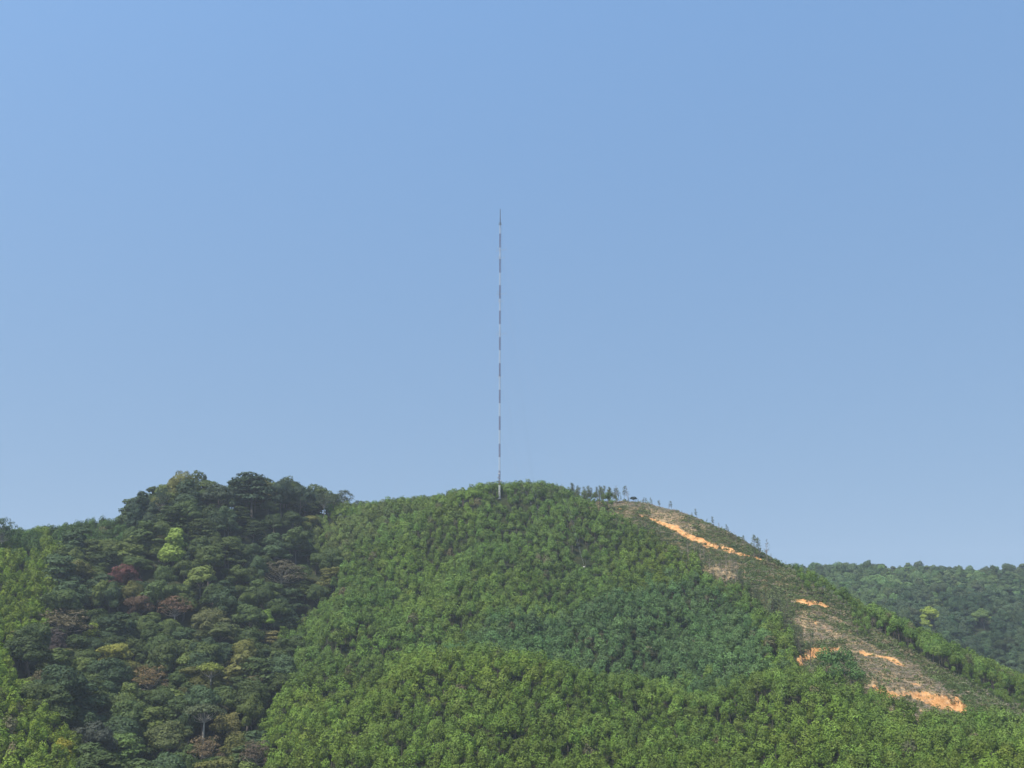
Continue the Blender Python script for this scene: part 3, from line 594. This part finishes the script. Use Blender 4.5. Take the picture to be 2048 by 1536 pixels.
# ---- plantation
mx_, my_ = 563*math.sin(az_of(999, 1000)), 563*math.cos(az_of(999, 1000))      # mast foot
ax, ay, ar = jgrid(3.45, 296, 650, .36)
az_ = ground(ax, ay); px, py = proj(ax, ay, az_)
flank = ((px > 1090) & (px < 1235) & (ar > 560) & (rng.random(len(ax)) < .6)) | ((px > 1590) & (ar > 488) & (rng.random(len(ax)) < .42)) | (px > 1700) & (ar > 440) & (rng.random(len(ax)) < np.clip((ar-430)/160, 0, .55)+(px > 1925)*.35)
k1 = ~inpoly(px, py, FOREST) & ((clear_at(ax, ay) < .35) | flank) & (px > -260) & (px < 2300)
k1 &= np.hypot(ax-mx_, ay-my_) > 4.5
k1 &= ~((np.abs(ax-mx_-2) < 2.2) & (ay < my_) & (ay > my_-13) & (rng.random(len(ax)) < .8))       # worn track below the mast
k1 &= ~(inpoly(px, py, [(1150, 1110), (1175, 1110), (1185, 1170), (1160, 1175)]) & (rng.random(len(ax)) < .7))
for tx, ty, tr_ in taken: k1 &= np.hypot(ax-tx, ay-ty) > tr_*.45
gap = vnoise(ax, ay, 9, 41); k1 &= rng.random(len(ax)) > np.clip((gap-.80)*3, 0, .7)
crest = inpoly(px, py, [(1110, 1015), (1110, 960), (1560, 960), (1560, 1140), (1270, 1000)]) & (ar > 540)
k1 &= ~(crest & (rng.random(len(ax)) < .5))
ax, ay, ar, az_, px, py = [v[k1] for v in (ax, ay, ar, az_, px, py)]
ah = np.clip(rng.normal(8.3, 1.0, len(ax)), 5.5, 11)*(.93+.14*vnoise(ax, ay, 25, 44))
wx = px+(vnoise(ax, ay, 22, 93)-.5)*150+rng.normal(size=len(ax))*14; wy = py+(vnoise(ax, ay, 22, 94)-.5)*70+rng.normal(size=len(ax))*9
bluish = inpoly(wx, wy, [(1040, 1290), (1170, 1240), (1300, 1215), (1400, 1180), (1500, 1230), (1560, 1330), (1560, 1420), (1200, 1420), (1050, 1380), (900, 1350), (860, 1320)]) & (ar > 385)
inclr = clear_at(ax, ay) > .35; ah *= np.where(inclr, rng.uniform(.35, .8, len(ax)), 1); ah *= np.where(bluish, 1.1, 1); right = (ar > 500) & (px > 1600); ah *= np.where(right, 1.0, 1)
px2, py2 = proj(ax, ay, az_+ah*.55); px3, py3 = proj(ax, ay, az_+ah)      # the mast foot stands in a small opening
ah = np.where((np.abs(px2-999) < 13) & (ay < my_) & (ar > 500) & (py3 < 998), ah*.45, ah)
kv = visible(ax, ay, ah, 6); ax, ay, ar, az_, px, py, ah, bluish, right, wx, wy = [v[kv] for v in (ax, ay, ar, az_, px, py, ah, bluish, right, wx, wy)]
n1 = vnoise(ax, ay, 30, 51); n2 = vnoise(ax, ay, 11, 52)
near = np.clip((425-ar)/110, 0, 1)*.8
base = np.array([.086, .139, .030])[None]*(1-near[:, None])+np.array([.099, .148, .022])[None]*near[:, None]
yel = np.clip((n1-.45)*2, 0, 1)[:, None]*.5+np.clip((n2-.55)*2, 0, 1)[:, None]*.4
base = base*(1-yel)+yel*np.array([.110, .150, .018])
base = np.where(bluish[:, None], np.array([.070, .122, .040]), base)
leftp = (px < 260)[:, None]; darkl = (inpoly(wx, wy, [(40, 1085), (130, 1150), (270, 1150), (270, 1000), (-300, 1000), (-300, 1128), (40, 1128)]) & (ar > 480))[:, None]; base = np.where(leftp, np.array([.108, .155, .020]), base)
old = inpoly(wx, wy, [(620, 1150), (640, 1050), (720, 1040), (900, 1040), (760, 1110), (690, 1170)])[:, None]; base = np.where(old, np.array([.092, .124, .034]), base)
base = np.where(darkl, np.array([.052, .090, .026]), base)
dull = (rng.random(len(ax)) < .012)[:, None]; base = np.where(dull, np.array([.115, .105, .055]), base)
base = base*rng.uniform(.72, 1.28, (len(ax), 1))*(.86+.28*vnoise(ax, ay, 17, 57))[:, None]*rng.uniform(.93, 1.07, (len(ax), 3))
ff = rng.integers(len(PL), size=len(ax)); fr_h = np.array([f.h for f in PL])[ff]
tpx, tpy = proj(ax, ay, az_+ah*.7)
score = np.where((tpx > 8) & (tpx < 2040) & (tpy < 1522), 1/ar, 0); order = np.argsort(-score); NP_ = 300; rest = order[NP_:]
wsc = rng.uniform(.78, 1.16, len(ax))*np.where(right, 1.1, 1)
b1 = set(order[:100]); b2 = set(order[100:200])
for q in order[:NP_]:
    f = PL[ff[q]]; s = ah[q]/f.h; X = tpx[q]
    hue = 'fresh green' if base[q][1] > .155 else 'deep green'
    if dull[q, 0]: hue = 'dull brownish green'
    spot = ('in the lower left corner plantation' if X < 260 else 'beside the foot of the dark forest' if X < 700 else 'left of centre' if X < 900 else 'below the mast' if X < 1100 else 'right of centre' if X < 1400 else 'below the bluish trees' if X < 1650 else 'below the orange slip' if X < 1900 else 'near the lower right corner')
    band = 'front' if q in b1 else 'middle' if q in b2 else 'rear'
    lab = hue+' plantation tree in the '+band+' foreground rows, '+spot
    plant(f, ax[q], ay[q], rng.uniform(0, 6.28), s, base[q], 'plantation_tree', lab, 'plantation trees: '+lab, sxy=s*wsc[q])
q = rest; s = ah[q]/fr_h[q]
scatter('hillside_plantation', np.stack([ax[q], ay[q], az_[q]], 1), rng.uniform(0, 6.28, len(q)), np.stack([s*wsc[q], s*wsc[q], s], 1), base[q], ff[q],
        [f.proto for f in PL], 'dense green plantation trees covering the main hillside and both lower flanks', 'plantation')
print('plantation', len(ax), 'broadleaf', len(bx), len(fx))

# ---- thin and dying trees left standing on the cleared shoulder and the summit
DT = []
for X in np.linspace(1050, 1226, 52): DT.append((X+rng.uniform(-8, 8), rng.uniform(957, 976)+(6 if X < 1130 else 0), rng.uniform(6, 11), 'thin', ('thin wispy tree in the part of the summit row nearest the mast' if X < 1105 else 'thin wispy tree in the middle of the summit row right of the mast' if X < 1165 else 'thin wispy tree towards the right end of the summit row'), 'sparse trees along the summit'))
for X, Y, h_ in ((1232, 965, 9), (1247, 968, 9), (1255, 973, 8), (1238, 972, 8)): DT.append((X, Y, h_, 'thin' if X in (1247, 1238) else 'bare', 'nearly bare tree just right of the summit row', 'nearly bare trees right of the summit row'))
DT += [(1343, 998, 5.5, 'thin', 'small bushy lone tree on the cleared skyline', None), (1319, 998, 4.5, 'bare', 'short bare pole on the cleared skyline left of the lone bushy tree', None),
       (1338, 1002, 4.5, 'bare', 'short leafless stem touching the lone bushy tree', None),
       (1437, 1045, 5.5, 'bare', 'faint bare tree halfway down the cleared skyline', None), (1471, 1068, 5.5, 'bare', 'faint bare tree left of the three tall snags', None), (1486, 1076, 4.5, 'bare', 'smallest bare tree close to the three tall snags', None),
       (1507, 1068, 11, 'thin', 'leftmost and tallest of the three snags on the right skyline', None), (1517, 1075, 10, 'thin', 'middle of the three snags on the right skyline', None), (1532, 1078, 10.5, 'bare', 'rightmost of the three snags on the right skyline', None),
       (1541, 1106, 4, 'bare', 'tiny bare stem at the foot of the right skyline', None)]
SKYL = lambda X: float(np.interp(X, [1220, 1270, 1340, 1400, 1450, 1500, 1545], [984, 991, 1013, 1037, 1066, 1099, 1121]))
for X in np.concatenate([np.linspace(1222, 1300, 15), np.linspace(1306, 1545, 17)])+rng.uniform(-4, 4, 32):
    h_ = rng.uniform(1.8, 3.6) if X < 1300 else rng.choice([1.8, 2.6, 4.2, 5.6]); DT.append((X, SKYL(X)-h_*3.6, h_, 'thin', 'small wispy shrub tree in the fringe on the bald crest' if X < 1300 else 'small wispy tree scattered along the descending right skyline', 'wispy trees fringing the right skyline'))
for X in (1418, 1427, 1436, 1444, 1452, 1461, 1468, 1475): DT.append((X+rng.uniform(-2, 2), rng.uniform(1108, 1124), rng.uniform(9, 12), 'bare', 'bare pale trunked tree in the clump under the long orange bank', 'bare trees under the long orange bank'))
for X in (1375, 1388, 1400, 1407): DT.append((X, rng.uniform(1072, 1085), 8, 'bare', 'bare tree on the plantation edge against the long orange bank', 'bare trees against the long orange bank'))
for X, Y in ((1545, 1180), (1552, 1172), (1560, 1185), (1572, 1195), (1535, 1190)): DT.append((X, Y, 14, 'thin', 'tall thin dark trunked tree in front of the cleared slope', 'tall thin trees in front of the clearing'))
for X, Y in zip(np.linspace(1475, 1605, 24)+rng.uniform(-6, 6, 24), np.linspace(1142, 1262, 24)+rng.uniform(-12, 12, 24)): DT.append((X, Y, rng.uniform(7, 11), 'thin', 'thin crowned tree on the ragged plantation edge where it meets the clearing', 'thin trees along the ragged plantation edge'))
for X, Y in ((1603, 1258), (1617, 1262)): DT.append((X, Y, 13, 'thin', 'tall thin tree silhouetted on the orange slip', 'thin trees before the orange slip'))
for X, Y, h_, fm, lab, grp in DT:
    x, y, r = spot_by_top(float(X), float(Y), float(h_), 380, 640); f = random.choice(FORM[fm]); s = h_/f.h
    tint = np.array((.095, .115, .055) if fm == 'thin' else (.11, .10, .07))*random.uniform(.8, 1.2)
    plant(f, x, y, random.uniform(0, 6), s, tint, 'thin_tree', lab, grp, sxy=s*1.1)
for X, Y, lab in ((1650, 1288, 'full crowned green tree hiding the middle of the orange slip, leftmost'), (1663, 1300, 'green tree second from left in front of the orange slip'), (1685, 1290, 'tallest green tree beside the orange slip'),
                  (1698, 1305, 'green tree to the right of the tallest one by the orange slip'), (1708, 1325, 'lowest green tree at the right of the orange slip'), (1676, 1325, 'low green tree at the foot of the orange slip')):
    x, y, r = spot_by_top(X, Y, 11, 370, 560); f = random.choice(PL); s = 11/f.h; plant(f, x, y, random.uniform(0, 6), s, (.065, .12, .035), 'plantation_tree', lab, None, sxy=s*1.1)
x, y, r = spot_by_top(1266, 989, 3.2, 500, 640); f = FORM['round'][0]; plant(f, x, y, 0, 3.2/f.h, (.03, .04, .025), 'umbrella_tree', 'small black flat topped tree on the skyline at the start of the clearing', None, sxy=.42)

# ---- scrub, regrowth and cut brush on the cleared ground
cx, cy, cr = jgrid(1.0, 372, 640, .45)
cpx, cpy = proj(cx, cy, ground(cx, cy)); k1 = (cpx > 1050) & (cpx < 2250) & (clear_at(cx, cy) > .1)
cx, cy, cr, cpx, cpy = [v[k1] for v in (cx, cy, cr, cpx, cpy)]
so_ = soil_at(cx, cy)
# cover is thick on the crest strip and right flank, thin on the stripped middle
tn_ = np.clip((tan_at(cx, cy)-.41)/.59, 0, 1); patch = vnoise(cx, cy, 6, 61)
dens = (1-tn_)*(.80+.55*patch)+tn_*(.42+.5*patch)
keep = (rng.random(len(cx)) < dens) & (rng.random(len(cx)) > so_*1.05)
q = np.where(keep)[0]; SH = [clump(300+v, .75+.1*v, .55+.12*v) for v in range(5)]
pos = np.stack([cx[q], cy[q], ground(cx[q], cy[q])-.1], 1); s = rng.uniform(.5, 1.1, len(q))*(1+.45*(1-tn_[q])*(rng.random(len(q)) < .3))*(1+1.1*(rng.random(len(q)) < .035))
n3 = vnoise(cx[q], cy[q], 9, 62)[:, None]
tint = np.where(rng.random((len(q), 1)) < (.10+.15*tn_[q])[:, None], np.array([.16, .13, .075]), np.array([.070, .105, .034])*(1-n3)+np.array([.100, .118, .044])*n3)*rng.uniform(.7, 1.3, (len(q), 1))
scatter('hill_scrub', pos, rng.uniform(0, 6.28, len(q)), np.stack([s, s, s], 1), tint, rng.integers(5, size=len(q)), SH, 'low green and straw coloured scrub regrowing on the cleared slope', 'scrub')
keep = (rng.random(len(cx)) < np.where(tn_ > .5, .40, .10)) & (rng.random(len(cx)) > so_*.9)
q = np.where(keep)[0]; pos = np.stack([cx[q], cy[q], ground(cx[q], cy[q])], 1); s = rng.uniform(.6, 1.2, len(q))
scatter('cut_brush', pos, rng.uniform(0, 6.28, len(q)), np.stack([s, s, s], 1), np.full((len(q), 3), .2), rng.integers(4, size=len(q)), [sticks(320+v) for v in range(4)], 'pale cut branches littering the cleared slope', 'brush')
print('scrub', len(cx), keep.sum(), float(CLR.sum()))

# ------------------------------------------------------------------ the mast
mz = float(ground(mx_, my_)[0])
def zat(Y): a, b, c = ray(999, Y); return CZ+math.hypot(mx_, my_)*c/math.hypot(a, b)
ZT, ZPLAT = zat(418), zat(447)
mast = bpy.data.objects.new('guyed_mast', None); mast.location = (mx_, my_, mz)
link(mast, label='very tall slender red and white banded lattice mast on the hilltop', cat='mast')
rows = [996, 970, 941, 914, 887, 860, 832, 806, 779, 753, 726, 700, 674, 648, 621, 597, 570, 545, 518, 495, 467, 449]
zs = [zat(v)-mz for v in rows]; zs[0] = 0.3
RM = .50
cor = [(RM*math.cos(a), RM*math.sin(a)) for a in (math.radians(-95), math.radians(25), math.radians(145))]
for q in range(len(zs)-1):
    z0, z1 = zs[q], zs[q+1]; red = q % 2 == 1; mb = MB()
    for (x, y) in cor: mb.tube([(x, y, z0), (x, y, z1)], [.060, .060], 6)
    n_ = max(2, round((z1-z0)/1.1)); dz = (z1-z0)/n_
    for v in range(n_):
        za, zb = z0+v*dz, z0+(v+1)*dz
        for e in range(3):
            a_, b_ = cor[e], cor[(e+1) % 3]
            mb.tube([(*a_, za+.02), (*b_, za+.02)], [.028, .028], 4); mb.tube([(*a_, za+.02), (*b_, zb-.02)], [.028, .028], 4)
    # climbing ladder and feeder tray up the middle
    for dx in (-.13, .13): mb.tube([(dx, .05, z0), (dx, .05, z1)], [.022, .022], 4)
    for v in range(int((z1-z0)/.6)): mb.tube([(-.13, .05, z0+v*.6+.2), (.13, .05, z0+v*.6+.2)], [.012, .012], 3)
    link(bpy.data.objects.new('lattice_section', mb.mesh('lattice_section', M_RED if red else M_WHITE_BRIGHT if q == 0 else M_WHITE)), parent=mast, label='dark red lattice section' if red else 'white lattice section')
mb = MB(); zt = ZT-mz; zp = zs[-1]
mb.tube([(0, 0, zp-.4), (0, 0, zp+4)], [.24, .24], 8).tube([(0, 0, zp+4), (0, 0, zt)], [.20, .17], 8)
for v in range(5): mb.tube([(0, -.35, zp+1.+v*.9), (0, .35, zp+1.+v*.9)], [.03, .03], 4)
link(bpy.data.objects.new('top_antenna', mb.mesh('top_antenna', M_MASTGREY)), parent=mast)
mb = MB(); ring = 10
for v in range(ring):
    a0, a1 = 2*math.pi*v/ring, 2*math.pi*(v+1)/ring
    for zz in (0, .9): mb.tube([(.8*math.cos(a0), .8*math.sin(a0), zp+zz), (.8*math.cos(a1), .8*math.sin(a1), zp+zz)], [.05, .05], 4)
    mb.tube([(.8*math.cos(a0), .8*math.sin(a0), zp), (.8*math.cos(a0), .8*math.sin(a0), zp+.9)], [.03, .03], 4)
    mb.tube([(0, 0, zp), (.8*math.cos(a0), .8*math.sin(a0), zp)], [.04, .04], 4)
link(bpy.data.objects.new('platform', mb.mesh('platform', M_MASTGREY)), parent=mast)
for Y, L_ in ((499, 3.2), (515, 2.2), (587, 3.2), (602, 1.6), (667, 3.2), (753, 1.6)):
    zz = zat(Y)-mz; mb = MB()
    for a in (math.radians(5), math.radians(125), math.radians(245)):
        c_, s_ = math.cos(a), math.sin(a)
        mb.tube([(0, 0, zz), (c_*L_, s_*L_, zz)], [.04, .035], 4).tube([(0, 0, zz-.9), (c_*L_*.8, s_*L_*.8, zz)], [.03, .03], 4)
        mb.tube([(c_*L_, s_*L_, zz-.5), (c_*L_, s_*L_, zz+.7)], [.05, .05], 5)
    link(bpy.data.objects.new('outrigger', mb.mesh('outrigger', M_STEEL)), parent=mast)
for a, Y in ((200, 955), (340, 962), (250, 948)):      # little drum antennas and boxes low on the mast
    mb = MB(); c_, s_ = math.cos(math.radians(a)), math.sin(math.radians(a)); zz = zat(Y)-mz
    mb.tube([(c_*.5, s_*.5, zz), (c_*.95, s_*.95, zz)], [.38, .42], 12).tube([(c_*.93, s_*.93, zz), (c_*1.1, s_*1.1, zz)], [.42, .05], 12)
    link(bpy.data.objects.new('drum_antenna', mb.mesh('drum_antenna', M_STEEL)), parent=mast)
mb = MB(); mb.box((0, 0, -.1), (1.5, 1.5, .9)); link(bpy.data.objects.new('plinth', mb.mesh('plinth', M_CONC)), parent=mast)
# guy wires in three planes down to anchor blocks
for a in (70, 190, 310):
    c_, s_ = math.cos(math.radians(a)), math.sin(math.radians(a))
    for Rg, lv in ((34, (860, 753, 667)), (62, (587, 499, 450))):
        gx, gy = mx_+c_*Rg, my_+s_*Rg; gz = float(ground(gx, gy)[0])-mz
        for Y in lv:
            mb = MB(); zz = zat(Y)-mz; p0 = np.array([c_*.5, s_*.5, zz]); p1 = np.array([c_*Rg, s_*Rg, gz+.6])
            pts = [p0*(1-t_)+p1*t_-np.array([0, 0, 4*1.2*t_*(1-t_)]) for t_ in np.linspace(0, 1, 9)]
            mb.tube(pts, [.012]*9, 4); link(bpy.data.objects.new('guy_wire', mb.mesh('guy_wire', M_STEEL)), parent=mast)
        mb = MB(); mb.box((c_*Rg, s_*Rg, gz), (.9, .9, .9)); link(bpy.data.objects.new('anchor_block', mb.mesh('anchor_block', M_CONC)), parent=mast)

# ------------------------------------------------------------------ air
if HAZE > 0:
    mb = MB(); mb.box((150, 1120, 98), (2600, 2460, 236))
    m, t, out = mat('haze'); v = N(t, 'ShaderNodeVolumePrincipled'); v.inputs['Color'].default_value = (.80, .88, 1, 1); v.inputs['Density'].default_value = HAZE; v.inputs['Anisotropy'].default_value = .2
    t.links.new(v.outputs[0], out.inputs['Volume'])
    link(bpy.data.objects.new('haze', mb.mesh('haze', m)), kind='stuff', label='thin pale blue haze hanging over the whole hill country', cat='haze')
